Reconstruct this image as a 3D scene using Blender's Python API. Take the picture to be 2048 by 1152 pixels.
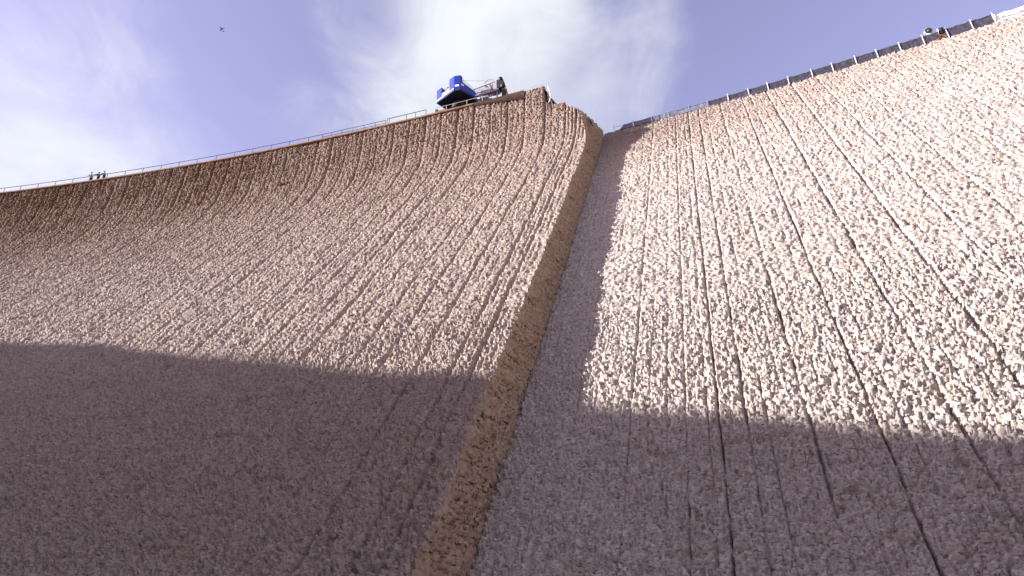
import bpy, bmesh, math, random
import numpy as np
from mathutils import Vector, Matrix

for o in list(bpy.data.objects): bpy.data.objects.remove(o)
sc = bpy.context.scene
C = sc.collection
R = math.radians
random.seed(7)
rng = np.random.default_rng(11)

# ------------------------------------------------------------------ camera
F_PX, PITCH, ROLL = 1400.0, R(28.4824), R(-1.7617)
cd = bpy.data.cameras.new('camera'); cam = bpy.data.objects.new('camera', cd); C.objects.link(cam)
cd.sensor_width = 36; cd.lens = F_PX / 2048 * 36; cd.clip_start = .1; cd.clip_end = 20000
cr, sr, cp, sp = math.cos(ROLL), math.sin(ROLL), math.cos(PITCH), math.sin(PITCH)
RIGHT = Vector((cr, -sr * sp, sr * cp)); UP = Vector((-sr, -cr * sp, cr * cp)); FWD = Vector((0, cp, sp))
m = Matrix((RIGHT, UP, -FWD)).transposed().to_4x4()
cam.matrix_world = m
sc.camera = cam

# ------------------------------------------------------------------ sky and sun
SUN_AZ, SUN_EL = R(263.5), R(17)
SUN = Vector((math.sin(SUN_AZ) * math.cos(SUN_EL), math.cos(SUN_AZ) * math.cos(SUN_EL), math.sin(SUN_EL)))
w = bpy.data.worlds.new('World'); sc.world = w; w.use_nodes = True
nt = w.node_tree; N = nt.nodes; Lk = nt.links; N.clear()
def nd(t, **k):
    n = N.new(t)
    for a, v in k.items(): setattr(n, a, v)
    return n
out = nd('ShaderNodeOutputWorld'); bg = nd('ShaderNodeBackground')
sky = nd('ShaderNodeTexSky', sky_type='NISHITA'); sky.sun_disc = False
sky.sun_elevation = SUN_EL; sky.sun_rotation = SUN_AZ
sky.altitude = 300; sky.air_density = 1.0; sky.dust_density = .6; sky.ozone_density = 2.0
tint = nd('ShaderNodeMix', data_type='RGBA', blend_type='MULTIPLY'); tint.inputs[0].default_value = 1
tint.inputs[7].default_value = (2.45, 1.46, 1.46, 1)
Lk.new(sky.outputs[0], tint.inputs[6])
tc = nd('ShaderNodeTexCoord')
sep = nd('ShaderNodeSeparateXYZ'); Lk.new(tc.outputs['Generated'], sep.inputs[0])
zc = nd('ShaderNodeMath', operation='MAXIMUM'); zc.inputs[1].default_value = .12; Lk.new(sep.outputs[2], zc.inputs[0])
dx = nd('ShaderNodeMath', operation='DIVIDE'); Lk.new(sep.outputs[0], dx.inputs[0]); Lk.new(zc.outputs[0], dx.inputs[1])
dy = nd('ShaderNodeMath', operation='DIVIDE'); Lk.new(sep.outputs[1], dy.inputs[0]); Lk.new(zc.outputs[0], dy.inputs[1])
cb = nd('ShaderNodeCombineXYZ'); Lk.new(dx.outputs[0], cb.inputs[0]); Lk.new(dy.outputs[0], cb.inputs[1])
def noise(scale, detail, rough, off, dist=.4, stretch=(1, 1, 1)):
    mp = nd('ShaderNodeMapping'); mp.inputs['Location'].default_value = off; mp.inputs['Scale'].default_value = stretch
    Lk.new(cb.outputs[0], mp.inputs[0])
    n = nd('ShaderNodeTexNoise'); n.inputs['Scale'].default_value = scale; n.inputs['Detail'].default_value = detail
    n.inputs['Roughness'].default_value = rough; n.inputs['Distortion'].default_value = dist
    Lk.new(mp.outputs[0], n.inputs['Vector']); return n
n1 = noise(1.5, 6, .55, (3.1, 1.7, 0), .5)
n2 = noise(4.0, 7, .6, (1.3, 6.2, 0), .8, (1, .7, 1))
add = nd('ShaderNodeMath', operation='MULTIPLY_ADD'); add.inputs[1].default_value = .9
Lk.new(n2.outputs[0], add.inputs[0]); Lk.new(n1.outputs[0], add.inputs[2])
# cloud banks (direction, angular falloff, weight): soft banks of a broken high cloud layer
def bank(px, py, width, weight, prev):
    u, v = (px - 1024) / F_PX, -(py - 576) / F_PX
    d = (RIGHT * u + UP * v + FWD).normalized()
    dt = nd('ShaderNodeVectorMath', operation='DOT_PRODUCT'); dt.inputs[1].default_value = d
    Lk.new(tc.outputs['Generated'], dt.inputs[0])
    mr = nd('ShaderNodeMapRange', interpolation_type='SMOOTHSTEP')
    mr.inputs['From Min'].default_value = math.cos(width); mr.inputs['From Max'].default_value = 1
    mr.inputs['To Min'].default_value = 0; mr.inputs['To Max'].default_value = weight
    Lk.new(dt.outputs['Value'], mr.inputs[0])
    a = nd('ShaderNodeMath', operation='ADD'); Lk.new(prev, a.inputs[0]); Lk.new(mr.outputs[0], a.inputs[1])
    return a.outputs[0]
v = add.outputs[0]
for b in [(880, 100, .24, .26), (990, 40, .14, .28), (760, 230, .2, .10), (10, 350, .24, .30), (150, 60, .25, -.12), (1250, 100, .2, .14), (1190, 220, .2, .12), (560, 90, .19, -.34), (1750, 60, .5, -.34), (1065, 120, .09, -.20), (420, 260, .2, -.06)]:
    v = bank(*b, v)
ramp = nd('ShaderNodeMapRange', interpolation_type='SMOOTHSTEP'); ramp.inputs['From Min'].default_value = .70; ramp.inputs['From Max'].default_value = 1.62
Lk.new(v, ramp.inputs[0])
mix = nd('ShaderNodeMix', data_type='RGBA'); mix.clamp_factor = True
Lk.new(ramp.outputs[0], mix.inputs[0]); Lk.new(tint.outputs[2], mix.inputs[6]); mix.inputs[7].default_value = (4.0, 4.15, 4.35, 1)
Lk.new(mix.outputs[2], bg.inputs[0]); bg.inputs[1].default_value = .092
Lk.new(bg.outputs[0], out.inputs[0])

sl = bpy.data.lights.new('sun', 'SUN'); so = bpy.data.objects.new('sun', sl); C.objects.link(so)
sl.energy = 5.0; sl.angle = R(.53); sl.color = (1, .985, .97)
so.rotation_euler = SUN.to_track_quat('Z', 'Y').to_euler()
so.location = SUN * 300
sc.view_settings.view_transform = 'Standard'; sc.view_settings.look = 'None'
sc.view_settings.exposure = 1.36; sc.view_settings.gamma = 1; sc.view_settings.use_curve_mapping = False
sc.render.engine = 'CYCLES'

# ------------------------------------------------------------------ helpers
def tag(o, label=None, cat=None, group=None, kind=None):
    if label: o['label'] = label
    if cat: o['category'] = cat
    if group: o['group'] = group
    if kind: o['kind'] = kind
    return o
def empty(name, loc=(0, 0, 0), rz=0):
    o = bpy.data.objects.new(name, None); o.location = loc; o.rotation_euler = (0, 0, rz); C.objects.link(o); return o
def link(name, me, mat, parent=None, smooth=False):
    o = bpy.data.objects.new(name, me); C.objects.link(o)
    if mat: me.materials.append(mat)
    if parent: o.parent = parent
    if smooth: me.shade_smooth()
    return o
def grid_mesh(name, *grids):                  # each grid: rows x cols x 3
    me = bpy.data.meshes.new(name); q = []; off = 0
    for V in grids:
        nr, nc = V.shape[:2]; idx = np.arange(nr * nc).reshape(nr, nc) + off; off += nr * nc
        q.append(np.stack([idx[:-1, :-1], idx[:-1, 1:], idx[1:, 1:], idx[1:, :-1]], -1).reshape(-1))
    q = np.concatenate(q); nf = len(q) // 4
    co = np.concatenate([V.reshape(-1) for V in grids]).astype(np.float32)
    me.vertices.add(off); me.vertices.foreach_set('co', co)
    me.loops.add(nf * 4); me.loops.foreach_set('vertex_index', q.astype(np.int32))
    me.polygons.add(nf); me.polygons.foreach_set('loop_start', np.arange(0, nf * 4, 4, dtype=np.int32))
    me.update(calc_edges=True); return me
class MB:
    def __init__(s): s.bm = bmesh.new()
    def box(s, lo, hi, M=None, bevel=0):
        c = [(lo[i] + hi[i]) / 2 for i in range(3)]; d = [hi[i] - lo[i] for i in range(3)]
        r = bmesh.ops.create_cube(s.bm, size=1)['verts']
        bmesh.ops.scale(s.bm, vec=d, verts=r); bmesh.ops.translate(s.bm, vec=c, verts=r)
        if bevel:
            e = list({e for v_ in r for e in v_.link_edges})
            b = bmesh.ops.bevel(s.bm, geom=e, offset=bevel, segments=2, affect='EDGES', profile=.6)
            r = list({v_ for f in b['faces'] for v_ in f.verts} | {v_ for v_ in r if v_.is_valid})
        if M is not None: bmesh.ops.transform(s.bm, matrix=M, verts=r)
        return s
    def prism(s, poly, z0, z1):
        a = [s.bm.verts.new((x, y, z0)) for x, y in poly]; b = [s.bm.verts.new((x, y, z1)) for x, y in poly]
        n = len(poly); s.bm.faces.new(a[::-1]); s.bm.faces.new(b)
        for i in range(n): s.bm.faces.new((a[i], a[(i + 1) % n], b[(i + 1) % n], b[i]))
        return s
    def tube(s, pts, rad, seg=8, cap=True):
        pts = [Vector(p_) for p_ in pts]; rads = rad if isinstance(rad, (list, tuple)) else [rad] * len(pts)
        rings = []
        for i, p_ in enumerate(pts):
            t = (pts[min(i + 1, len(pts) - 1)] - pts[max(i - 1, 0)]).normalized()
            a = t.orthogonal().normalized() if abs(t.z) > .9 else t.cross(Vector((0, 0, 1))).normalized()
            b = t.cross(a)
            rings.append([s.bm.verts.new(p_ + (a * math.cos(2 * math.pi * k / seg) + b * math.sin(2 * math.pi * k / seg)) * rads[i]) for k in range(seg)])
        for i in range(len(rings) - 1):
            for k in range(seg): s.bm.faces.new((rings[i][k], rings[i][(k + 1) % seg], rings[i + 1][(k + 1) % seg], rings[i + 1][k]))
        if cap: s.bm.faces.new(rings[0][::-1]); s.bm.faces.new(rings[-1])
        return s
    def build(s, name, mat, parent=None, smooth=False):
        bmesh.ops.recalc_face_normals(s.bm, faces=s.bm.faces)
        me = bpy.data.meshes.new(name); s.bm.to_mesh(me); s.bm.free()
        return link(name, me, mat, parent, smooth)

# vectorised gradient noise
_g = rng.random(65536) * 2 * np.pi; GX, GY = np.cos(_g), np.sin(_g)
def pn(x, y, seed=0):
    xi = np.floor(x).astype(np.int64); yi = np.floor(y).astype(np.int64); xf = x - xi; yf = y - yi
    def h(a, b):
        k = (a * 374761393 + b * 668265263 + seed * 974711) & 0xffffffff
        k = ((k ^ (k >> 13)) * 1274126177) & 0xffffffff
        return (k ^ (k >> 16)) & 65535
    def gr(dx_, dy_):
        i = h(xi + dx_, yi + dy_); return GX[i] * (xf - dx_) + GY[i] * (yf - dy_)
    u = xf * xf * xf * (xf * (xf * 6 - 15) + 10); v_ = yf * yf * yf * (yf * (yf * 6 - 15) + 10)
    a = gr(0, 0); a = a + u * (gr(1, 0) - a); b = gr(0, 1); b = b + u * (gr(1, 1) - b)
    return (a + v_ * (b - a)) * 1.5
_h = rng.random((65536, 4))
def chips(x, y, seed, tilt):                  # broken facets: each nearest cell is a tilted plane at its own depth
    xi = np.floor(x).astype(np.int64); yi = np.floor(y).astype(np.int64)
    best = np.full(x.shape, 9.0); val = np.zeros(x.shape)
    for i in (-1, 0, 1):
        for j in (-1, 0, 1):
            a = xi + i; b = yi + j
            k = (a * 374761393 + b * 668265263 + seed * 974711) & 0xffffffff
            k = ((k ^ (k >> 13)) * 1274126177) & 0xffffffff; k = (k ^ (k >> 16)) & 65535
            r4 = _h[k]; dx_ = x - (a + r4[..., 0]); dy_ = y - (b + r4[..., 1]); dd_ = dx_ * dx_ + dy_ * dy_
            h1 = r4[..., 2] * 2 - 1; an = r4[..., 3] * 6.2832
            f = dd_ < best
            val = np.where(f, h1 + tilt * (np.cos(an) * dx_ + np.sin(an) * dy_), val); best = np.where(f, dd_, best)
    return val
def sst(a, b, x):
    t = np.clip((x - a) / (b - a), 0, 1); return t * t * (3 - 2 * t)

# ------------------------------------------------------------------ materials
def mat(name, col, rough=.6, metal=0.0, var=0.0, scale=3.0, bump=0.0, col2=None, spec=.5):
    m_ = bpy.data.materials.new(name); m_.use_nodes = True
    n = m_.node_tree.nodes; l = m_.node_tree.links; b = n['Principled BSDF']
    b.inputs['Base Color'].default_value = (*col, 1); b.inputs['Roughness'].default_value = rough; b.inputs['Metallic'].default_value = metal
    b.inputs['Specular IOR Level'].default_value = spec
    if var or bump or col2:
        t = n.new('ShaderNodeTexCoord'); x = n.new('ShaderNodeTexNoise'); x.inputs['Scale'].default_value = scale; x.inputs['Detail'].default_value = 6
        l.new(t.outputs['Object'], x.inputs['Vector'])
        r_ = n.new('ShaderNodeValToRGB'); r_.color_ramp.elements[0].position = .3; r_.color_ramp.elements[1].position = .7
        c2 = col2 or tuple(min(1, c * (1 + var)) for c in col); c1 = col if col2 else tuple(c * (1 - var) for c in col)
        r_.color_ramp.elements[0].color = (*c1, 1); r_.color_ramp.elements[1].color = (*c2, 1)
        l.new(x.outputs[0], r_.inputs[0]); l.new(r_.outputs[0], b.inputs['Base Color'])
        if bump:
            bn = n.new('ShaderNodeBump'); bn.inputs['Strength'].default_value = .6; bn.inputs['Distance'].default_value = bump
            l.new(x.outputs[0], bn.inputs['Height']); l.new(bn.outputs[0], b.inputs['Normal'])
    return m_

def concrete(name, base, dark, stain_amt, left):
    m_ = bpy.data.materials.new(name); m_.use_nodes = True
    n = m_.node_tree.nodes; l = m_.node_tree.links; b = n['Principled BSDF']
    b.inputs['Roughness'].default_value = .95; b.inputs['Specular IOR Level'].default_value = .15
    t = n.new('ShaderNodeTexCoord')
    def nz(scale, det, rough=.6, stretch=None):
        x = n.new('ShaderNodeTexNoise'); x.inputs['Scale'].default_value = scale; x.inputs['Detail'].default_value = det; x.inputs['Roughness'].default_value = rough
        if stretch:
            mp = n.new('ShaderNodeMapping'); mp.inputs['Scale'].default_value = stretch; l.new(t.outputs['Object'], mp.inputs[0]); l.new(mp.outputs[0], x.inputs['Vector'])
        else: l.new(t.outputs['Object'], x.inputs['Vector'])
        return x
    def mixc(fac, a, bb, blend='MIX'):
        x = n.new('ShaderNodeMix'); x.data_type = 'RGBA'; x.blend_type = blend; x.clamp_factor = True
        for s_, v_ in ((0, fac), (6, a), (7, bb)):
            if isinstance(v_, tuple): x.inputs[s_].default_value = (*v_, 1)
            elif isinstance(v_, float): x.inputs[s_].default_value = v_
            else: l.new(v_, x.inputs[s_])
        return x.outputs[2]
    def mr(src, a, bb, lo=0.0, hi=1.0):
        x = n.new('ShaderNodeMapRange'); x.interpolation_type = 'SMOOTHSTEP'
        x.inputs['From Min'].default_value = a; x.inputs['From Max'].default_value = bb; x.inputs['To Min'].default_value = lo; x.inputs['To Max'].default_value = hi
        l.new(src, x.inputs[0]); return x.outputs[0]
    def mth(op, a, bb):
        x = n.new('ShaderNodeMath'); x.operation = op
        for i, v_ in enumerate((a, bb)):
            if isinstance(v_, float): x.inputs[i].default_value = v_
            else: l.new(v_, x.inputs[i])
        return x.outputs[0]
    fine = nz(6.0, 5, .7, (1, 1, 2.2)); fleck = nz(4.2, 4, .62, (1, 1, 2.7)); mid = nz(.55, 5, .6); big = nz(.06, 4, .5); streak = nz(1.0, 5, .6, (.45, .45, .035))
    c = mixc(mr(fine.outputs[0], .35, .68), dark, base)
    c = mixc(mr(fleck.outputs[0], .56, .63, 0, .8), c, (base[0] * .30, base[1] * .25, base[2] * .21))
    c = mixc(mr(mid.outputs[0], .52, .78, 0, .45), c, tuple(x * .72 for x in (base[0], base[1] * .95, base[2] * .88)))
    c = mixc(mr(streak.outputs[0], .55, .75, 0, .35), c, (base[0] * .62, base[1] * .55, base[2] * .46))
    # weathering of the upper face: rust brown, strongest under the old crest
    sx = n.new('ShaderNodeSeparateXYZ'); l.new(t.outputs['Object'], sx.inputs[0])
    if left:
        hgt = mr(sx.outputs[2], 26.0, 71.0); side = mr(sx.outputs[0], 22.0, -75.0, .25, 1.0)
        k = mth('MULTIPLY', hgt, side)
    else:
        k = mth('MULTIPLY', mr(sx.outputs[2], 40.0, 64.5, 0, 1.0), mr(sx.outputs[0], 48.0, 16.0, .45, 1.25))
    k = mth('MULTIPLY', k, mr(big.outputs[0], .25, .7, .75, 1.1)); k = mth('MULTIPLY', k, mr(mid.outputs[0], .2, .7, .7, 1.1))
    k = mth('MULTIPLY', k, stain_amt)
    c = mixc(k, c, (.125, .068, .045))
    l.new(c, b.inputs['Base Color'])
    bn = n.new('ShaderNodeBump'); bn.inputs['Strength'].default_value = .8; bn.inputs['Distance'].default_value = .08
    l.new(fine.outputs[0], bn.inputs['Height']); l.new(bn.outputs[0], b.inputs['Normal'])
    return m_
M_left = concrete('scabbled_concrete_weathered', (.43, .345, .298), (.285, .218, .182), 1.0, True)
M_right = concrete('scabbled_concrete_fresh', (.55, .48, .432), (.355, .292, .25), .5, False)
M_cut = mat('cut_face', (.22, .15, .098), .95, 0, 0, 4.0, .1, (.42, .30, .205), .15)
M_coping = mat('coping', (.15, .08, .052), .9, 0, 0, 1.2, .02, (.24, .14, .095), .2)
M_panel = mat('shaded_panel', (.03, .016, .011), .9, 0, 0, 1.5, .02, (.065, .034, .022), .2)  # shade of the crane on the smooth crest stretch, painted into the base colour
M_core = mat('core', (.20, .14, .11), .95, 0, .2, .5, .02)
M_galv = mat('galvanised', (.26, .29, .31), .5, .4, .15, 8)
M_raild = mat('rail_dark', (.10, .115, .14), .6, .2, .15, 8)
M_rail_light = mat('rail_light', (.55, .55, .56), .5, .2, .1, 8)
M_white = mat('white_paint', (.8, .8, .82), .45, 0, .06, 5)
M_net = mat('netting', (.03, .027, .045), .85, 0, .3, 2.5, .03)
M_net2 = mat('netting_pale', (.13, .14, .19), .85, 0, .25, 2.5, .03)
M_blue = mat('crane_blue', (.008, .028, .27), .35, 0, .12, 2)
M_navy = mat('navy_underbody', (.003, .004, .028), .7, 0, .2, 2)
M_boom = mat('boom_grey', (.32, .29, .325), .45, 0, .08, 2)
M_black = mat('black_steel', (.015, .015, .02), .6, .2, .3, 6)
M_orange = mat('rust_orange', (.20, .085, .02), .7, 0, .3, 9)
M_glass = mat('lamp_glass', (.25, .24, .20), .15, .6)
M_plane = mat('airframe', (.10, .10, .16), .5)
M_earth = mat('earth', (.035, .032, .02), 1, 0, 0, .25, .1, (.075, .06, .042))
M_hill = mat('hill_ground', (.045, .055, .022), 1, 0, 0, .12, .2, (.16, .12, .075))

# ------------------------------------------------------------------ dam geometry (metres; camera eye at the origin, ground at -1.7)
K = .68; R0 = 709.4489                        # arcs are given in survey units along the crest, A/R0 = angle
AX, AY = -214.9296 * K, -569.0044 * K
RC, HC, SL, T0, W0 = R0 * K, 102.8654 * K, .797, 14.5807 * K, 8.3376 * K
HR = 94.6119 * K; GZ = -1.7
def rL(z):
    t = np.maximum(HC - z, 0)
    return RC - SL * .5 * ((t - T0) + np.sqrt((t - T0) ** 2 + W0 * W0) - (-T0 + math.sqrt(T0 * T0 + W0 * W0)))
def rR(z):
    t = HC - z; return 724.9371 * K - .7623 * t - .000155 / K * t * t
def S3(th, r, z): return np.stack([AX + r * np.sin(th), AY + r * np.cos(th), z + 0 * r], -1)
def frame(a, back=0.0, z=0.0):                # origin on the crest line, x along the crest (to the right), y away, z up
    th = a / R0; p = Vector((AX + (RC + back) * math.sin(th), AY + (RC + back) * math.cos(th), z))
    return Matrix.Translation(p) @ Matrix.Rotation(-th, 4, 'Z')

# ground and the valley side whose ridge throws the lower shadow
xs = np.concatenate([-np.geomspace(6000, 20, 40), np.linspace(-15, 15, 7), np.geomspace(20, 6000, 40)])
gx, gy = np.meshgrid(xs, xs)
V = np.stack([gx, gy, GZ + .12 * pn(gx / 9, gy / 9, 3) * (np.hypot(gx, gy) > 3)], -1)
tag(link('ground', grid_mesh('ground', V), M_earth), kind='structure')
bpts = np.array([(-71.2, 88, 41.2), (-53.4, 80.3, 36.9), (-32.3, 68.6, 29.5), (-17.9, 60, 24.3), (-9.6, 55, 21.6), (-1.9, 50.5, 19.2),
                 (5.3, 51.8, 17.4), (9.6, 48.8, 15.7), (15.3, 44.9, 13.6), (20.1, 41.5, 11.8), (26.9, 37.1, 9.7)]) * K
XR = -136.0; S_ = np.array(SUN); tt = (XR - bpts[:, 0]) / S_[0]; rp = bpts + tt[:, None] * S_
o_ = np.argsort(rp[:, 1]); ry, rz = rp[o_, 1], rp[o_, 2]
hx = np.concatenate([np.linspace(-420, -150, 28), np.linspace(-145, -127, 13), np.linspace(-123, -78, 16)])
hy = np.concatenate([np.linspace(-320, -30, 40), np.linspace(-28, 70, 60), np.linspace(74, 84, 4)])
HX, HY = np.meshgrid(hx, hy)
ridge = np.interp(HY, ry, rz) + 2.0 * pn(HY / 22, HY * 0, 5) * (1 - sst(-30, 5, HY) * (1 - sst(62, 75, HY))) + .25 * pn(HY / 3, HY * 0 + .3, 6)
front = sst(-80, XR, HX) ** .8; backs = 1 - .25 * sst(XR, -400, HX)
HZ = GZ - 1 + (ridge - GZ + 1) * np.where(HX > XR, front, backs) + np.where(np.abs(HX - XR) > 3, 1.2 * (pn(HX / 8, HY / 8, 9) - .9) * np.clip(front, 0, 1), 0)
tag(link('hillside', grid_mesh('hillside', np.stack([HX, HY, HZ], -1)), M_hill), kind='structure')

# joints between the worked strips
JL = [235.0, 232.69, 230.6, 226.5]
a_ = 222.3
while a_ > 70: JL.append(a_); a_ -= 3.62
JL = JL[::-1]
JR = [235.97, 241.2, 245.86, 250.11, 252.51, 254.45, 258.53, 262.54, 266.97, 271.44, 275.71, 280.03, 284.89, 289.05, 293.03, 297.3, 301.5, 305.8, 310.1, 314.4, 318.8, 323.2]
strength = {252.51: 1.5, 262.54: 1.3, 266.97: 1.35, 271.44: 1.4, 280.03: 1.4, 275.71: 1.0, 254.45: .9, 250.11: .8, 258.53: .8, 241.2: .35, 232.69: 1.3, 230.6: 1.2, 226.5: 1.9, 301.5: .8, 235.97: .3, 235.0: 0}
GL = [(209.7, 11.9, 1.0, .18, .35), (191.8, 8.9, 1.2, .16, .3), (230.4, 25.5, .5, .2, .3), (219.2, 15.4, .9, .1, .2), (191.7, 20.2, .8, .14, .25), (204.2, 8.6, 1.6, .1, .2),
      (218.6, 10.8, 1.2, .09, .2), (227.7, 4.7, .5, .16, .3), (226.6, 13.2, .5, .12, .25), (203, 11.3, .7, .12, .25), (234, 4.4, .8, .12, .3), (170, 62, 1.0, .25, .3), (150, 61, 1.4, .2, .3)]
GR = [(243, 8.2, .5, .18, .35), (248.2, 8.2, .4, .16, .35), (266.9, 3.85, .7, .2, .45), (257.3, 3.5, .35, .14, .3), (238.1, 12.1, .5, .14, .35), (272.9, 15.9, .45, .14, .35), (284.2, 29.7, .5, .18, .35),
      (272.3, 17.4, .3, .14, .35), (255.4, 8.3, .5, .16, .3), (235.6, 25, .4, .2, .3), (259.6, 5.4, .35, .12, .3), (285.7, 34.2, .6, .14, .3), (266.0, 6.0, .3, .16, .35), (254.2, 11.0, .3, .25, .4), (250.4, 12.1, .35, .12, .3)]
jn = {a: (strength.get(a, .6 + .5 * random.random()), random.random() * 100, .75 + .5 * random.random()) for a in JL + JR}
def mids(J): return [(a0 + (a1 - a0) * f, .6 + .6 * random.random(), random.random() * 90) for a0, a1 in zip(J[:-1], J[1:]) if a1 - a0 > 2 for f in (1 / 3, 2 / 3)]
ML, MR = mids(JL), mids(JR)
def displace(th, z, left):
    u = th * RC; r = rL(z) if left else rR(z)
    v_ = z * 1.26                              # length along the slope
    A = th * R0
    sd = 0 if left else 50
    wu = u + .04 * pn(u / .14, v_ / .14, sd + 11); wv = v_ + .04 * pn(u / .14, v_ / .14, sd + 12)
    d = .078 * chips(wu / .21, wv / .155, sd + 1, 1.7) + .042 * chips(wu / .125 + .4, wv / .1, sd + 2, 1.6) + .04 * pn(u / .5, v_ / .36, sd + 3) + .05 * pn(u / 2.1, v_ / 1.4, sd + 4) + .14 * pn(u / 6, v_ / 5, sd + 5)
    q_ = v_ / .2 + .55 * pn(u / .7, v_ / .9, sd + 14) + .2 * pn(u / .16, v_ / .35, sd + 15)
    d += (.08 + .18 * (1 - sst(8, 24, z))) * (1 - (q_ - np.floor(q_))) * np.clip(.45 + 1.4 * pn(u / .38, np.floor(q_) * 1.7, sd + 16), 0, 1)
    if left: d += .03 * pn(u / .38, v_ / 5, sd + 9) + .04 * pn(u / .9, v_ / 9, sd + 10)
    # horizontal lift marks: a broken ledge every 2.1 m up the slope
    lp = v_ / 2.1 + .12 * pn(u / 7, v_ / 7, sd + 8); lf = (lp - np.round(lp)) * 2.1
    d -= .46 * np.exp(-(lf / .07) ** 2) * sst(.0, .4, pn(u / 2.6, np.round(lp) * 3.7, sd + 6))
    # scattered deeper pits
    d -= .18 * sst(.47, .7, pn(u / .7, v_ / .26, sd + 7)) + .24 * sst(.26, .48, pn(u / .22, v_ / .13, sd + 13))
    for (ga, gz, ru, rv, dep) in (GL if left else GR):
        k = ((A - ga) * K / ru) ** 2 + ((z - gz) / rv) ** 2
        d -= 2.2 * dep * (1 - sst(.35, 1.3, k + .5 * pn(u / .25, v_ / .12, 78))) * (.7 + .8 * pn(u / .3, v_ / .3, 77))
    for a in (JL if left else JR):
        if np.all(np.abs(A - a) > 2.2): continue
        st, ph, wd = jn[a]
        wob = .05 * pn(v_ / 3.3 + ph, v_ * 0 + ph, 21) + .035 * pn(v_ / .4 + ph, u / .5, 22)
        s_ = (A - a) * K + wob
        amp = st * np.clip(.75 + 1.1 * pn(v_ / 4.5 + ph, v_ * 0 + ph, 23) + .8 * pn(v_ / .8 + ph, u / .8, 24), .5, 1.5)
        d -= ((.40 if left else .27) + (.30 if left else .10) * (1 - sst(14, 34, z))) * amp * np.exp(-(s_ / ((.13 if left else .068) * wd)) ** 2)
        d += .02 * amp * np.exp(-((s_ - .16) / .09) ** 2)        # the lip beside each joint
    for a, st, ph in (ML if left else MR):      # thinner seams inside the strips
        if np.all(np.abs(A - a) > 1.2): continue
        s_ = (A - a) * K + .03 * pn(v_ / 2.0 + ph, v_ * 0 + ph, 25)
        d -= (.28 if left else .17) * st * np.clip(.5 + 1.4 * pn(v_ / 3.0 + ph, v_ * 0 + ph, 26), 0, 1.3) * np.exp(-(s_ / .05) ** 2)
    return d
def face(A, z, left, extra=None):             # displaced surface points
    th = A / R0; r = rL(z) if left else rR(z)
    e = .05; dr = ((rL(z + e) - rL(z - e)) if left else (rR(z + e) - rR(z - e))) / (2 * e)
    nn = np.sqrt(1 + dr * dr); d = displace(th, z, left) if extra is None else extra
    return S3(th, r - d / nn, z + d * dr / nn)

zr = [GZ - .5]
while zr[-1] < HC: zr.append(zr[-1] + .047 + .063 * sst(6, 45, np.array(zr[-1])))
ZR = np.array(zr)
def project(P):
    x = P @ np.array(RIGHT); y = P @ np.array(UP); z = np.maximum(P @ np.array(FWD), 1e-3)
    return 1024 + F_PX * x / z, 576 - F_PX * y / z
def ztop(A, left):
    if not left: return HR
    if A < 226.4: return HC
    return float(np.interp(A, [226.5, 228, 230.6, 233, 235], [66.6, 66.0, 65.2, 64.2, 63.2]))
dam = empty('concrete_dam', (0, 45, GZ))
tag(dam, 'tall curved concrete dam wall with rough scabbled face and a long cut step', 'dam')
bpy.context.view_layer.update()
DOFF = np.array([0, -45, -GZ])
def dlink(name, me, mt, smooth=True):
    o = link(name, me, mt, dam, smooth); o.matrix_parent_inverse = dam.matrix_world.inverted(); return o
def edge(z): return 235.0 - 1.2 * sst(54.0, 64.0, z)
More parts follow.
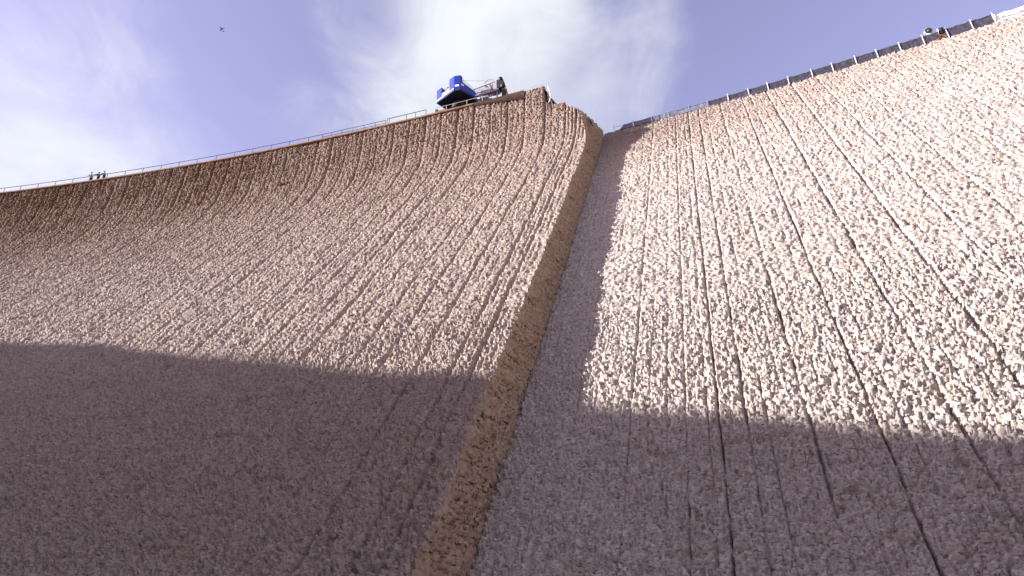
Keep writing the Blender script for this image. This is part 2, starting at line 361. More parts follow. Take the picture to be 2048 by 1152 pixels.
def strip(a0, a1, left):
    # finest tessellation where the wall is near; coarse below what can be seen
    zc_ = np.linspace(GZ, 60, 60); th = np.full(60, (a0 + a1) / 2 / R0); P = S3(th, rL(zc_) if left else rR(zc_), zc_)
    px, py = project(P); vis = (px > -140) & (px < 2190) & (py < 1260) & (P @ np.array(FWD) > 1)
    zlow = zc_[vis][0] if vis.any() else 62
    dist = np.linalg.norm(P[vis], axis=1).min() if vis.any() else 150
    du = .048
    zt0, zt1 = ztop(a0 + .01, left), ztop(a1 - .01, left)
    if left and a0 < 226.4: zt0 = zt1 = HC
    Z = ZR[(ZR < min(zt0, zt1) - .08)]; lo = Z < zlow
    Z = np.concatenate([Z[lo][::12], Z[~lo]])
    k = 3 * max(2, round((a1 - a0) * K / du / 6)); grids = []
    low = Z < 20.0                             # twice the columns on the near, lower part of the wall
    if (low & (Z >= zlow)).any():
        Al = np.linspace(a0, a1, 2 * k + 1); Zl = np.append(Z[low], Z[~low][0])
        Vl = face(np.repeat(Al[None], len(Zl), 0), np.repeat(Zl[:, None], len(Al), 1), left)
        Vl[-1, 1::2] = (Vl[-1, 0:-1:2] + Vl[-1, 2::2]) / 2
        grids.append(Vl); Z = Z[~low]
    nc = k + 1; A = np.linspace(a0, a1, nc)
    zt = np.interp(A, [a0, a1], [zt0, zt1])
    ZZ = np.repeat(Z[:, None], nc, 1); AA = np.repeat(A[None], len(Z), 0)
    ZZ = np.concatenate([ZZ, zt[None]], 0); AA = np.concatenate([AA, A[None]], 0)
    if left and a1 == 235.0: AA = a0 + (AA - a0) * (edge(ZZ) - a0) / (a1 - a0)
    V = face(AA, ZZ, left)
    if left and a0 < 226.4:                    # top edge runs straight under the coping
        V[-1] = face(A, zt, left, np.zeros(nc) - .05)
    elif left:
        A = AA[-1]; V[-1, :, 2] += .35 * pn(A * K / .7, A * 0, 31) + .2 * pn(A * K / .25, A * 0, 32)
    caps = []
    for k, bk in enumerate((.25, .6, 1.2, 2.5, 6.0)):    # broken top surface going back
        q = V[-1].copy(); th = A / R0; q[:, 0] += bk * np.sin(th); q[:, 1] += bk * np.cos(th)
        if left and a0 > 226.4: q[:, 2] += .10 * bk * (bk < 3) * pn(A * K / .6, A * 0 + bk, 33) - .02 * bk
        else: q[:, 2] -= .01 * bk
        caps.append(q)
    V = np.concatenate([V, np.array(caps)], 0)
    return dlink('concrete_strip', grid_mesh('concrete_strip', *grids, V), M_left if left else M_right, False)
for L_, J in ((True, JL), (False, JR)):
    for a0, a1 in zip(J[:-1], J[1:]): strip(a0, a1, L_)

# the cut step: from the raised face's edge back to the recessed face
Z = np.concatenate([ZR[ZR < 62.6], [63.2]]); ns = 64
PL = face(edge(Z), Z, True); PR = face(np.full(len(Z), 235.97), Z, False)
s = np.linspace(0, 1, ns)
V = PL[:, None] * (1 - s)[None, :, None] + PR[:, None] * s[None, :, None]
SS, ZZ = np.meshgrid(s, Z); depth = np.linalg.norm(PR - PL, axis=1)[:, None] * SS
ZT = ZZ + .45 * depth
env = np.sin(np.pi * np.clip(SS, 0, 1)) ** .5
dd = env * (.10 * pn(depth / 1.3, ZT / .13, 41) + .05 * chips(depth / .8, ZT / .12, 40, 1.4) + .12 * (np.abs(pn(depth / .8, ZT / .16, 42)) - .3) + .16 * pn(depth / 2.5, ZZ / 2.2, 43) + .05 * pn(depth / .5, ZT / .3, 44))
dd -= env * .1 * sst(.35, .7, pn(depth / 1.2, ZT / .5, 45))
th = .332; V = V + dd[..., None] * np.array([math.cos(th), -math.sin(th), 0])
# broken top edge and the top going to the left
top = V[-1].copy(); top[:, 2] = np.interp(s, [0, 1], [63.3, HR - .1]) + .25 * pn(s * 14, s * 0, 46) + .15 * pn(s * 40, s * 0, 47)
top2 = top + np.array([-2.2 * math.cos(th), 2.2 * math.sin(th), -.1])
V = np.concatenate([V, top[None], top2[None]], 0)
dlink('cut_step_face', grid_mesh('cut_step_face', V), M_cut)

# solid body behind the faces (closes the wall at the back and below the crest road)
def core(name, a0, a1, left, zt, back):
    A = np.linspace(a0, a1, 60); zz = np.concatenate([np.linspace(GZ - 1, zt - 6, 10), np.linspace(zt - 5, zt, 5)])
    f = rL if left else rR
    rows = [S3(A / R0, np.full(60, f(z) + 1.2), np.full(60, z)) for z in zz]
    rows.append(S3(A / R0, np.full(60, RC + back), np.full(60, zt)))
    rows.append(S3(A / R0, np.full(60, RC + back), np.full(60, GZ - 1)))
    dlink(name, grid_mesh(name, np.array(rows)), M_core, False)
core('dam_body', 60, 226.3, True, HC - .25, 14); core('dam_body', 226.3, 234.9, True, 62.6, 14); core('dam_body', 235.2, 330, False, HR - .35, 16)
# end wall of the old crest above the notch
zz = np.linspace(62.5, HC - .12, 46); bb = np.linspace(0, 6, 34); BB, ZZ = np.meshgrid(bb, zz)
rr = rL(ZZ) + BB; A = 226.5 + .75 * np.exp(-((ZZ - 66) / 9) ** 2) - .15 + .2 * pn(BB / .6, ZZ / .5, 51) + .12 * pn(BB / .2, ZZ / .2, 52) - .9 * sst(HC - 1.4, HC, ZZ) * (BB < 99)
ZZ2 = ZZ - .25 * sst(HC - .8, HC, ZZ)
dlink('crest_end_wall', grid_mesh('crest_end_wall', S3(A / R0, rr, ZZ2)), M_left)

# coping along the old crest: worn band, then the smooth deeper stretch
def band(name, a0, a1, z0, z1, proud, n=40, deep=2.0, mt=M_coping):
    A = np.linspace(a0, a1, n); f0 = np.interp(A, [a0, a1], z0 if isinstance(z0, (list, tuple)) else [z0, z0])
    wb = .03 * pn(A * .8, A * 0, 61)
    rows = [S3(A / R0, rL(f0) - proud + .5, f0), S3(A / R0, np.full(n, RC - proud) + wb, f0 - wb), S3(A / R0, np.full(n, RC - proud) + wb, np.full(n, z1) + wb), S3(A / R0, np.full(n, RC + deep), np.full(n, z1) + wb)]
    return dlink(name, grid_mesh(name, np.array(rows)), mt, False)
ends = [66, 90, 112, 134, 156, 178, 192, 211.2]
for q0, q1 in zip(ends[:-1], ends[1:]): band('coping_stone', q0 + .05, q1 - .05, HC - .26, HC + .04, .2)
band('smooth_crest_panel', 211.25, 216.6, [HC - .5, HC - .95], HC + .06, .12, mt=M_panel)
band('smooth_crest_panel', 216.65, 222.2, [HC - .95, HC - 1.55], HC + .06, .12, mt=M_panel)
band('coping_stone', 179, 191, HC + .02, HC + .45, -.55, deep=1.6)

# ------------------------------------------------------------------ crest guard rail (old crest)
def pt(a, back, z): th = a / R0; return Vector((AX + (RC + back) * math.sin(th), AY + (RC + back) * math.cos(th), z))
def rail(posts, h, back, label, mt, mid=True, rad=.035, prad=.035, hb=0.0, double_first=False):
    o = empty('guard_rail', pt(posts[len(posts) // 2], back, HC))
    inv = o.matrix_basis.inverted()
    def fin(b, name): c = b.build(name, mt, o); c.matrix_parent_inverse = inv; return c
    for a in posts: fin(MB().tube([pt(a, back, HC + hb - .15), pt(a, back, HC + h)], prad, 6), 'post')
    A = np.linspace(posts[0], posts[-1], 4 * len(posts))
    fin(MB().tube([pt(a, back, HC + h) for a in A], rad, 6), 'top_rail')
    if mid: fin(MB().tube([pt(a, back, HC + h * .52) for a in A], rad * .45, 5), 'middle_rail')
    fin(MB().tube([pt(a, back, HC + hb + .1) for a in A], rad * .9, 5), 'bottom_rail')
    tag(o, label, 'railing'); return o
p1 = [71.6 + 4.62 * k for k in range(5)] + [94.5, 98.8, 103.4, 108.0, 112.6, 117.0, 121.6, 126.3, 130.9, 135.6, 140.2, 144.9, 149.7, 154.3, 158.9, 163.5, 168.0, 172.7, 176.0]
rail(p1, 1.02, .05, 'long grey steel guard rail running past the three workers on the crest', M_raild, False, .055, .055)
rail([176.2, 178.3, 180.9, 183.5, 186.1, 188.8, 191.2], .95, -.05, 'short closely posted rail above the double brown coping', M_raild, False, .05, .045, hb=.3)
rail([191.6, 192.1, 196.1, 198.2, 200.6], 1.08, -.1, 'taller grey rail ending at the crane', M_raild, False, .055, .05)
rail([202.6, 205.2, 209.8, 213.2], .98, -.05, 'pale rail posts standing below the blue crane', M_rail_light, False)
rail([218.2, 221.0], .9, .6, 'thin rail frame beside the crane hook', M_rail_light, True, .02, .025)
rail([221.3, 226.0], .8, .5, 'thin single rail leading to the broken end of the crest', M_galv, False, .016, .02)

# ------------------------------------------------------------------ debris fence on the lowered crest
def rp_(a, back, z): r = float(rR(np.array(HR))) + back; th = a / R0; return Vector((AX + r * math.sin(th), AY + r * math.cos(th), z))
fposts = [238.0, 241.85, 245.5, 248.8, 252.8, 256.4, 260.2, 264.0, 267.5, 271.15, 275.3, 278.8, 282.7, 286.25, 289.9, 293.6, 297.3, 301.0, 304.3]
fo = empty('debris_fence', rp_(271, .15, HR)); tag(fo, 'dark netting fence on white posts along the lowered crest', 'fence'); finv = fo.matrix_basis.inverted()
def ff(b, name, mt, smooth=False): c = b.build(name, mt, fo, smooth); c.matrix_parent_inverse = finv; return c
def fh(a): return float(np.interp(a, [238, 256, 280, 304], [1.0, 1.12, 1.36, 1.45]))
for i, a in enumerate(fposts):
    lean = .10 * math.sin(i * 2.3); h = fh(a)
    white = i >= 6
    ff(MB().tube([rp_(a, .02, HR - .25), rp_(a + lean * .4, -.02, HR + h + .1)], .036 if white else .03, 6), 'post', M_white if white else M_galv)
for i, (a0, a1) in enumerate(zip(fposts[:-1], fposts[1:])):
    A = np.linspace(a0 + .1, a1 - .1, 26); q = np.linspace(0, 1, 9); AA, QQ = np.meshgrid(A, q)
    sag = .12 * np.sin(np.pi * (AA - a0) / (a1 - a0)) * QQ * (.3 + random.random())
    hh = np.interp(AA, [238, 256, 280, 304], [1.0, 1.12, 1.36, 1.45]) * QQ - sag*.6 - .12*(1-QQ) + (.12 * (1 - QQ))* pn(AA*1.3, AA*0, 70+i)
    if i == 0: hh = hh * np.clip((AA - a0 - .5) / 1.6, .12, 1)
    bk = .12 + .09 * pn(AA * 1.1 + QQ * 2.5, QQ * 2, 80 + i) + .05 * pn(AA * 3, QQ * 5, 99 + i)
    r = float(rR(np.array(HR))) + bk
    me = grid_mesh('netting', S3(AA / R0, r, HR + hh))
    c = link('netting', me, M_net2 if i < 5 else M_net, fo, True); c.matrix_parent_inverse = finv
    ff(MB().tube([rp_(a, .08, HR + fh(a) - .1 - .12 * math.sin(math.pi * (a - a0) / (a1 - a0)) * .4) for a in np.linspace(a0, a1, 10)], .022, 5), 'rope', M_galv)
    if i < 8: ff(MB().tube([rp_(a, .0, HR + .12 + .04 * math.sin(9 * a)) for a in np.linspace(a0, a1, 8)], .05, 5), 'toe_pipe', M_net2)

# white lagged duct lying on the crest beyond the fence
du_ = empty('white_duct', rp_(309, .3, HR)); tag(du_, 'thick white wrapped duct lying on the crest beyond the fence end', 'duct'); dinv = du_.matrix_basis.inverted()
A = np.linspace(304.6, 322, 40)
for nm, z, rad, mt, bk in (('duct_pipe', .78, .42, M_white, .35), ('lower_pipe', .02, .15, M_white, .05)):
    c = MB().tube([rp_(a, bk, HR + z + .05 * math.sin(a * 2.1)) for a in A], [rad * (1 + .06 * math.sin(a * 3.7)) for a in A], 12).build(nm, mt, du_, True); c.matrix_parent_inverse = dinv
c = MB().tube([rp_(a, .38, HR + .78) for a in (304.2, 304.45, 304.75)], [.52, .56, .5], 12).build('end_collar', M_rail_light, du_, True); c.matrix_parent_inverse = dinv
for a in np.arange(305.5, 322, 2.4):
    c = MB().tube([rp_(a, .36, HR + .78 + .05 * math.sin(a * 2.1)), rp_(a + .12, .36, HR + .78)], .46, 12).build('strap', M_rail_light, du_, True); c.matrix_parent_inverse = dinv
    c = MB().box((-.08, .1, -.3), (.08, .7, .45), frame(a, 0, HR) ).build('cradle', M_galv, du_)
    c.location = rp_(a, 0, HR) - pt(a, 0, HR); c.matrix_parent_inverse = dinv

# round site floodlight and small winch at the fence
def lamp_like():
    o = empty('floodlight', rp_(294.9, .3, HR)); tag(o, 'round floodlight standing above the dark netting fence', 'floodlight')
    M_ = Matrix.Rotation(-294.9 / R0, 4, 'Z')
    def P_(b, n_, mt, s_=False): b.bm.transform(M_); return b.build(n_, mt, o, s_)
    P_(MB().tube([(-.1, 0, 0), (-.1, 0, 1.65)], .05), 'stand', M_galv)
    P_(MB().box((-.32, -.1, 1.2), (.1, .15, 1.62), None, .03), 'ballast_box', M_white)
    P_(MB().tube([(0, .32, 2.03), (0, .2, 2.03), (0, -.05, 2.03), (0, -.12, 2.03)], [.18, .38, .46, .46], 18), 'housing', M_galv, True)
    P_(MB().tube([(0, -.12, 2.03), (0, -.16, 2.03)], [.40, .36], 18), 'reflector', M_black, True)
    P_(MB().tube([(.02, -.16, 2.0), (.02, -.2, 2.0)], [.15, .13], 12), 'lens', M_glass, True)
    P_(MB().tube([(-.48, 0, 2.03), (-.48, 0, 1.62), (.48, 0, 1.62), (.48, 0, 2.03)], .035, 6), 'yoke', M_rail_light)
lamp_like()
wn = empty('cable_winch', rp_(296.6, .25, HR)); tag(wn, 'rusty orange winch with dark drum clamped behind the fence', 'winch')
M_ = Matrix.Rotation(-296.6 / R0, 4, 'Z')
def P_(b, n_, mt, s_=False): b.bm.transform(M_); return b.build(n_, mt, wn, s_)
P_(MB().tube([(-.25, -.05, 1.35), (.25, -.05, 1.35)], .42, 14), 'drum', M_black, True)
P_(MB().tube([(-.3, -.05, 1.35), (-.34, -.05, 1.35)], .48, 14), 'flange', M_galv, True)
P_(MB().box((-.75, -.22, .12), (.5, .2, .24), None, .02), 'base_beam', M_orange)
P_(MB().tube([(-.6, -.25, .15), (-.2, -.25, .6), (-.55, -.25, 1.0)], .05, 6), 'brace', M_orange)
P_(MB().tube([(.35, -.25, .15), (-.2, -.25, .6), (.1, -.25, 1.1)], .05, 6), 'brace', M_orange)
P_(MB().box((-1.6, -.05, .92), (-.2, .12, 1.12), None, .02), 'boom_arm', M_black)

# drain pipe, post and tarpaulin at the broken crest end
dp = empty('drain_hose', pt(227.2, -.3, 66)); tag(dp, 'pale hose hanging from a post down the broken crest end', 'hose'); di = dp.matrix_basis.inverted()
def D_(b, n_, mt, s_=True): c = b.build(n_, mt, dp, s_); c.matrix_parent_inverse = di; return c
D_(MB().tube([pt(227.35, -.1, HC - 2.0), pt(227.35, -.1, HC + .05), pt(227.3, -.1, HC + .2)], .05, 6), 'post', M_galv)
D_(MB().tube([pt(227.35, -.2, HC - .5), pt(227.55, -.25, HC - 1.2), pt(227.75, -.3, HC - 2.0), pt(227.75, -.3, HC - 2.7), pt(227.45, -.3, HC - 3.3), pt(227.1, -.35, HC - 3.8)], [.05, .07, .08, .08, .06, .05], 8), 'hose', M_rail_light)
tp = empty('grey_tarpaulin', pt(228.3, 1, 66)); tag(tp, 'grey tarpaulin draped over rubble beside the broken crest end', 'tarpaulin')
q = np.linspace(0, 1, 14); QA, QB = np.meshgrid(q, q)
hz = 2.4 * np.clip(1 - 1.15 * QA, 0, 1) ** 1.1 + .12 * pn(QA * 5, QB * 5, 91)
V = S3((227.4 + 2.2 * QA + .2 * QB) / R0, RC + .3 + 2.2 * QB, 65.7 + hz * (1 - .4 * QB))
c = link('sheet', grid_mesh('sheet', V), M_galv, tp, True); c.matrix_parent_inverse = tp.matrix_basis.inverted()
md = c.modifiers.new('t', 'SOLIDIFY'); md.thickness = .04
st_ = empty('timber_stack', pt(229.2, -.2, 65)); tag(st_, 'small stack of brown boards wedged in the crest notch', 'boards'); si = st_.matrix_basis.inverted()
for k in range(4):
    b = MB().box((-.85, -.25, 0), (.85, .6, .22), frame(229.3, -.2 + .05 * k, 64.5 + .36 * k), .02).build('board', M_coping, st_); b.matrix_parent_inverse = si

# ------------------------------------------------------------------ mobile crane on the crest road
CR = frame(207.0, 0, HC)
crane = empty('mobile_crane'); crane.matrix_world = CR
tag(crane, 'blue mobile crane with pale grey boom standing on the dam crest', 'crane')
def cp_(b, n_, mt, s_=False, par=None): return b.build(n_, mt, par or crane, s_)
zb = 2.6
poly = [(-3.05, .55), (.25, -.95), (1.15, -.85), (2.45, 1.35), (2.6, 2.6), (-1.6, 3.6), (-2.75, 1.2)]
cp_(MB().prism(poly, zb + .06, zb + .5), 'counterweight_slab', M_blue)
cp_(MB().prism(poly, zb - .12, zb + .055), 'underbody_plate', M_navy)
cp_(MB().prism([(-3.12, .55), (.22, -1.03), (.29, -.93), (-3.03, .63)], zb + .18, zb + .36), 'white_edge_trim', M_rail_light)
cp_(MB().prism([(-3.05, .55), (-2.15, .16), (-1.75, 1.1), (-2.65, 1.5)], zb + .5, zb + 2.35), 'counterweight_block', M_blue)
cp_(MB().prism([(-2.86, .51), (-2.78, .47), (-2.74, .56), (-2.82, .6)], zb + .5, zb + 2.33), 'corner_strip', M_rail_light)
cp_(MB().prism([(-.62, -.57), (.25, -.95), (1.15, -.85), (1.35, -.45), (.95, .55), (-.2, .5)], zb + .5, zb + 2.75), 'counterweight_block', M_blue)
cp_(MB().prism([(.05, -.83), (.2, -.9), (.22, -.86), (.07, -.79)], zb + .5, zb + 2.7), 'corner_strip', M_boom)
# plate with lettering marks between the blocks
pl = cp_(MB().prism([(-2.1, .2), (-.68, -.42), (-.62, -.28), (-2.04, .34)], zb + .5, zb + 1.15), 'name_plate', M_galv)
e1 = Vector((.915, -.40, 0)); en = Vector((-.40, -.915, 0))
for k, (w0, w1) in enumerate(((.12, .5), (.58, .74), (.8, .95), (1.0, 1.15), (1.2, 1.42))):
    p0 = Vector((-2.1, .2, zb + .62)) + e1 * w0 + en * .01; p1_ = Vector((-2.1, .2, zb + .62)) + e1 * w1 + en * .01
    b = MB(); vs = [b.bm.verts.new(q_) for q_ in (p0, p1_, p1_ + Vector((0, 0, .38)), p0 + Vector((0, 0, .38)), p0 + en * .03, p1_ + en * .03, p1_ + en * .03 + Vector((0, 0, .36)), p0 + en * .03 + Vector((0, 0, .36)))]
    for f in ((0, 1, 2, 3), (4, 5, 6, 7), (0, 1, 5, 4), (2, 3, 7, 6), (1, 2, 6, 5), (0, 3, 7, 4)): b.bm.faces.new([vs[i] for i in f])
    cp_(b, 'lettering', M_white, False, pl)
b = MB(); vs = [(.5, -.93), (.95, -.88)]
cp_(MB().prism([(.42, -.955), (.98, -.895), (.97, -.875), (.41, -.935)], zb + .65, zb + 1.0), 'white_decal', M_white)
# engine and hoses seen between the blocks
cp_(MB().box((-2.0, .35, zb + .5), (-.6, 1.6, zb + 1.45), None, .08), 'engine_housing', M_black)
cp_(MB().tube([(-1.5, .5, zb + 1.3), (-1.55, .45, zb + 1.9), (-1.4, .45, zb + 2.25), (-1.15, .45, zb + 2.4)], .06, 6), 'exhaust_pipe', M_black)
cp_(MB().tube([(-1.2, .4, zb + 1.4), (-.9, .35, zb + 1.75), (-.6, .2, zb + 1.8)], .09, 6), 'hose', M_black)
cp_(MB().tube([(-.9, .5, zb + 1.9), (-.45, .3, zb + 2.5)], .05, 6), 'hose', M_black)
cp_(MB().box((-1.25, .3, zb + 1.3), (-.95, .7, zb + 1.62), None, .04), 'filter_box', M_black)
# right flank of the superstructure falling to the boom foot
b = MB()
b.bm.verts.ensure_lookup_table()
fl = [(1.15, -.85, zb + .3), (2.55, 1.35, zb + .1), (2.75, 1.5, zb + .95), (1.35, -.4, zb + 1.75)]; fl2 = [(x - .35, y + .45, z) for x, y, z in fl]
vs = [b.bm.verts.new(q_) for q_ in fl + fl2]
for f in ((0, 1, 2, 3), (7, 6, 5, 4), (0, 4, 5, 1), (1, 5, 6, 2), (2, 6, 7, 3), (3, 7, 4, 0)): b.bm.faces.new([vs[i] for i in f])
fk = cp_(b, 'side_panel', M_blue)
cp_(MB().prism([(1.28, -.72), (1.55, -.3), (1.5, -.26), (1.23, -.68)], zb + .95, zb + 1.2), 'white_decal', M_white, False, fk)
for h_ in (.55, .95): cp_(MB().tube([(1.3, -.1, zb + 1.6 + h_), (2.5, 1.5, zb + .75 + h_)], .028, 5), 'hand_rail', M_galv)
for t_ in (0, .5, 1): cp_(MB().tube([(1.3 + 1.2 * t_, -.1 + 1.6 * t_, zb + 1.55 - .85 * t_), (1.3 + 1.2 * t_, -.1 + 1.6 * t_, zb + 2.55 - .85 * t_)], .028, 5), 'hand_rail', M_galv)
# boom: tapering box section with ribs, foot on the superstructure
def boomsec(x0, x1, lo0, lo1, hi0, hi1, y0, y1, off=0):
    b = MB(); q_ = [(x0, y0, lo0), (x0, y1, lo0), (x0, y1, hi0), (x0, y0, hi0), (x1, y0, lo1), (x1, y1, lo1), (x1, y1, hi1), (x1, y0, hi1)]
    vs = [b.bm.verts.new(v3) for v3 in q_]
    for f in ((3, 2, 1, 0), (4, 5, 6, 7), (0, 1, 5, 4), (1, 2, 6, 5), (2, 3, 7, 6), (3, 0, 4, 7)): b.bm.faces.new([vs[i] for i in f])
    bmesh.ops.bevel(b.bm, geom=list(b.bm.edges), offset=.09, segments=3, affect='EDGES', profile=.5)
    return b
bo = cp_(boomsec(1.55, 5.55, 3.5, 3.52, 4.62, 5.2, 2.0, 2.95), 'boom', M_boom)
cp_(boomsec(5.2, 6.0, 3.5, 3.6, 5.25, 5.12, 1.95, 3.0), 'boom_collar', M_boom, False, bo)
for x in (1.75, 1.95, 2.15, 4.75, 5.05): cp_(MB().box((x, 1.93, 3.62), (x + .05, 2.02, 4.55 + .14 * (x - 1.55) - .08)), 'rib', M_galv, False, bo)
cp_(MB().tube([(1.5, 2.0, 4.72), (5.5, 2.0, 5.3)], .06, 6), 'hydraulic_pipe', M_black, False, bo)
cp_(MB().tube([(1.9, 1.96, 3.75), (2.6, 1.95, 3.85), (2.75, 1.95, 4.0), (3.4, 1.95, 3.95), (3.6, 1.95, 4.2)], .03, 5), 'hose', M_black, False, bo)
cp_(MB().tube([(3.9, 1.96, 5.05), (3.95, 1.94, 4.85), (4.15, 1.94, 4.9), (4.2, 1.95, 4.6)], .035, 5), 'hose', M_black, False, bo)
cp_(MB().tube([(4.6, 1.95, 5.05), (4.8, 1.94, 4.6), (4.95, 1.94, 4.1), (5.1, 1.95, 3.75)], .04, 5), 'hose', M_black, False, bo)
cp_(MB().box((1.6, 2.2, 3.0), (4.3, 2.75, 3.32), None, .08), 'luffing_ram', M_white, True)
cp_(MB().tube([(4.3, 2.5, 3.2), (5.0, 2.5, 3.5)], .12, 8), 'ram_rod', M_rail_light)
hd = cp_(MB().prism([(5.75, 1.9), (6.7, 1.9), (6.7, 3.0), (5.75, 3.0)], 3.9, 5.5), 'boom_head', M_black)
cp_(MB().tube([(6.35, 1.8, 5.55), (6.35, 3.1, 5.55)], .32, 12), 'sheave', M_black, True, hd)
cp_(MB().tube([(6.65, 1.8, 4.2), (6.65, 3.1, 4.2)], .34, 12), 'sheave', M_black, True, hd)
cp_(MB().box((6.4, 2.1, 2.4), (7.1, 2.8, 3.9), None, .1), 'hook_block', M_black)
cp_(MB().tube([(6.85, 2.1, 4.6), (7.35, 2.0, 2.3), (7.75, 1.6, .9)], .09, 6), 'outrigger_stay', M_coping)
cp_(MB().box((5.6, 2.2, 0), (5.75, 2.35, 3.6)), 'boom_rest', M_galv)
cp_(MB().tube([(.9, .4, 5.5), (4.0, 2.4, 6.35), (5.9, 2.4, 5.7)], .022, 5), 'hoist_rope', M_galv)
cp_(MB().tube([(3.7, 2.45, 6.0), (4.3, 2.45, 6.55), (5.1, 2.45, 6.3)], .05, 5), 'rope_guide', M_galv)
# turntable, carrier and wheels on the crest road (mostly hidden by the crest)
cp_(MB().tube([(0, 1.9, 1.55), (0, 1.9, zb + .02)], 1.15, 20), 'turntable', M_black, True)
ch = cp_(MB().box((-3.4, 1.2, .75), (5.2, 3.4, 1.6), None, .08), 'carrier', M_black)
for x in (-2.6, -1.0, 1.2, 2.8, 4.4):
    for y0, y1 in ((1.15, 1.5), (3.1, 3.45)): cp_(MB().tube([(x, y0, .58), (x, y1, .58)], .58, 16), 'wheel', M_black, True)
for x in (-3.2, 3.4): cp_(MB().box((x, .5, .05), (x + .35, .95, 1.3), None, .03), 'outrigger', M_black)

# timber mat in front of the carrier
tm = MB().tube([(-3.6, .55, .02), (-3.3, .5, .34), (-2.6, .5, .5), (-1.4, .5, .52), (-.9, .5, .1)], [.1, .25, .3, .3, .1], 8).build('sand_bag_roll', M_coping, None, True)
tm.matrix_world = CR; tag(tm, 'brown rolled matting on the coping beneath the crane', 'matting')

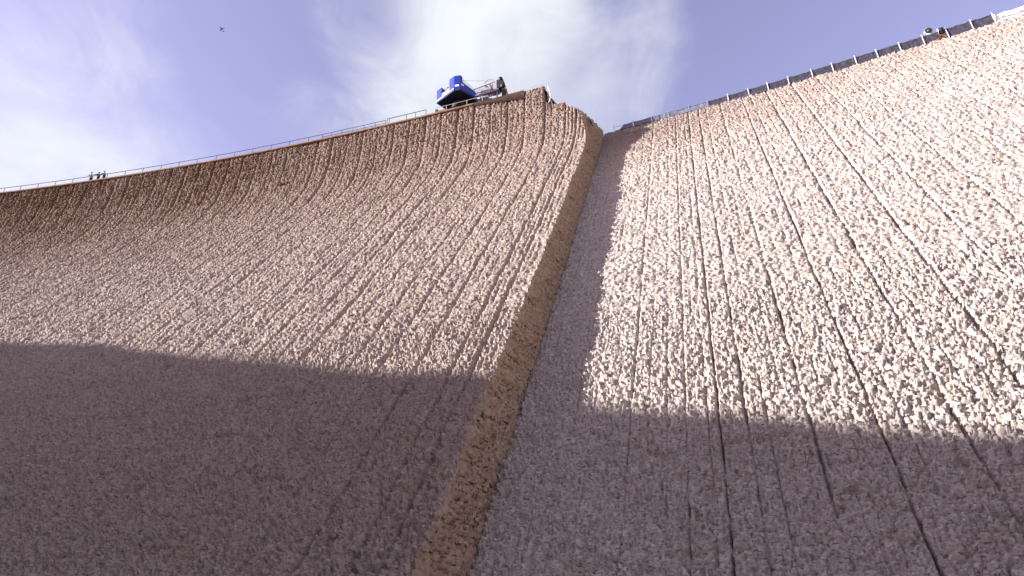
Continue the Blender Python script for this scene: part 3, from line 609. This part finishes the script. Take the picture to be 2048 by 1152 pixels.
# ------------------------------------------------------------------ three workers at the rail
M_skin = mat('skin', (.40, .25, .18), .6); M_dark = mat('dark_cloth', (.03, .03, .04), .9); M_teal = mat('teal_cloth', (.04, .10, .10), .9)
M_pink = mat('pale_pink_cloth', (.52, .36, .36), .9); M_hat = mat('hat', (.10, .10, .11), .5)
def person(a, back, jacket, trousers, helmet, label, lean, turn, reach):
    o = empty('person', pt(a, back, HC + .02), -a / R0 + math.pi + turn)      # local +y faces away from the dam's back, toward the valley
    J = {}
    def v3(n_, x, y, z, r): J[n_] = ((x, y, z), r)
    v3('pel', 0, 0, .95, .19); v3('wai', 0, .03 * lean, 1.12, .19); v3('che', 0, .12 * lean, 1.35, .22); v3('nec', 0, .2 * lean, 1.50, .06); v3('hd0', 0, .23 * lean, 1.58, .085); v3('hd1', 0, .25 * lean, 1.72, .085)
    for s_, n_ in ((-1, 'l'), (1, 'r')):
        v3('hip' + n_, .10 * s_, 0, .90, .14); v3('kne' + n_, .12 * s_, .03, .50, .10); v3('ank' + n_, .13 * s_, 0, .09, .05); v3('toe' + n_, .14 * s_, .16, .04, .045)
        v3('sho' + n_, .20 * s_, .14 * lean, 1.42, .11); v3('elb' + n_, (.30 + .12 * reach) * s_, .14 * lean + .16, 1.20, .075); v3('wri' + n_, (.30 + .34 * reach) * s_, .42, 1.06, .05); v3('han' + n_, (.30 + .42 * reach) * s_, .47, 1.05, .04)
    E_ = [('pel', 'wai'), ('wai', 'che'), ('che', 'nec'), ('nec', 'hd0'), ('hd0', 'hd1')]
    for n_ in 'lr': E_ += [('pel', 'hip' + n_), ('hip' + n_, 'kne' + n_), ('kne' + n_, 'ank' + n_), ('ank' + n_, 'toe' + n_), ('che', 'sho' + n_), ('sho' + n_, 'elb' + n_), ('elb' + n_, 'wri' + n_), ('wri' + n_, 'han' + n_)]
    ks = list(J); me = bpy.data.meshes.new('body'); me.from_pydata([J[k][0] for k in ks], [(ks.index(a_), ks.index(b_)) for a_, b_ in E_], [])
    tmp = bpy.data.objects.new('tmp', me); C.objects.link(tmp)
    sk = tmp.modifiers.new('s', 'SKIN'); sv = me.skin_vertices[0].data
    for i, k in enumerate(ks): sv[i].radius = (J[k][1], J[k][1]); sv[i].use_root = (k == 'pel')
    sb = tmp.modifiers.new('u', 'SUBSURF'); sb.levels = 1; sb.render_levels = 1
    bpy.context.view_layer.update()
    ev = tmp.evaluated_get(bpy.context.evaluated_depsgraph_get()); me2 = bpy.data.meshes.new_from_object(ev)
    bpy.data.objects.remove(tmp)
    me2.materials.clear()
    for mt in (jacket, trousers, M_skin): me2.materials.append(mt)
    for f in me2.polygons:
        c = f.center; f.material_index = 2 if (c.z > 1.52 or (c.y > .40 and c.z > .9)) else (1 if c.z < .98 else 0)
    b = bpy.data.objects.new('body', me2); C.objects.link(b); b.parent = o; me2.shade_smooth()
    MB().tube([(0, .25 * lean, 1.70), (0, .25 * lean, 1.76), (0, .25 * lean, 1.83), (0, .25 * lean, 1.86)], [.135, .13, .09, .02], 12).build('helmet', helmet, o, True)
    tag(o, label, 'person', 'workers at the crest rail'); return o
person(116.9, .42, M_pink, M_dark, M_hat, 'person in pale pink top leaning on the crest rail, bent lowest of three', 1.6, .35, .4)
person(118.75, .42, M_dark, M_dark, M_hat, 'person in black between the two others at the crest rail', .8, .25, .8)
person(120.25, .42, M_teal, M_dark, M_hat, 'person in dark teal jacket holding the crest rail', .8, .1, .5)

# ------------------------------------------------------------------ distant airliner
u_, v__ = (443 - 1024) / F_PX, -(58 - 576) / F_PX
dirp = (RIGHT * u_ + UP * v__ + FWD).normalized()
ap = empty('airliner', dirp * 4600); tag(ap, 'tiny dark airliner high in the sky', 'airplane')
def A_(b, n_, s_=False): return b.build(n_, M_plane, ap, s_)
A_(MB().tube([(0, 19, 0), (0, 16.5, 0), (0, 10, 0), (0, -10, 0), (0, -17, .8), (0, -20, 1.2)], [.3, 1.5, 2.0, 2.0, 1.0, .3], 12), 'fuselage', True)
for s_ in (-1, 1):
    b = MB(); q_ = [(s_ * 1.5, 5, -.6), (s_ * 17, -5, .8), (s_ * 17, -6.8, .8), (s_ * 1.5, -1.5, -.6)]; b.prism([(x, y) for x, y, z in q_], -.7, 0); A_(b, 'wing')
    A_(MB().prism([(s_ * .5, -14), (s_ * 6, -18.5), (s_ * 6, -20), (s_ * .5, -18)], .6, 1.0), 'tailplane')
    A_(MB().tube([(s_ * 5.5, 5, -1.8), (s_ * 5.5, 1, -1.8)], 1.1, 10), 'engine', True)
b = MB(); vs = [b.bm.verts.new(q_) for q_ in ((-.2, -13.5, 1), (-.2, -18, 7), (-.2, -20.5, 7), (-.2, -18.5, 1), (.2, -13.5, 1), (.2, -18, 7), (.2, -20.5, 7), (.2, -18.5, 1))]
for f in ((0, 1, 2, 3), (7, 6, 5, 4), (0, 4, 5, 1), (1, 5, 6, 2), (2, 6, 7, 3), (3, 7, 4, 0)): b.bm.faces.new([vs[i] for i in f])
A_(b, 'tail_fin')
ap.rotation_euler = (R(6), R(18), R(-18 + 180))
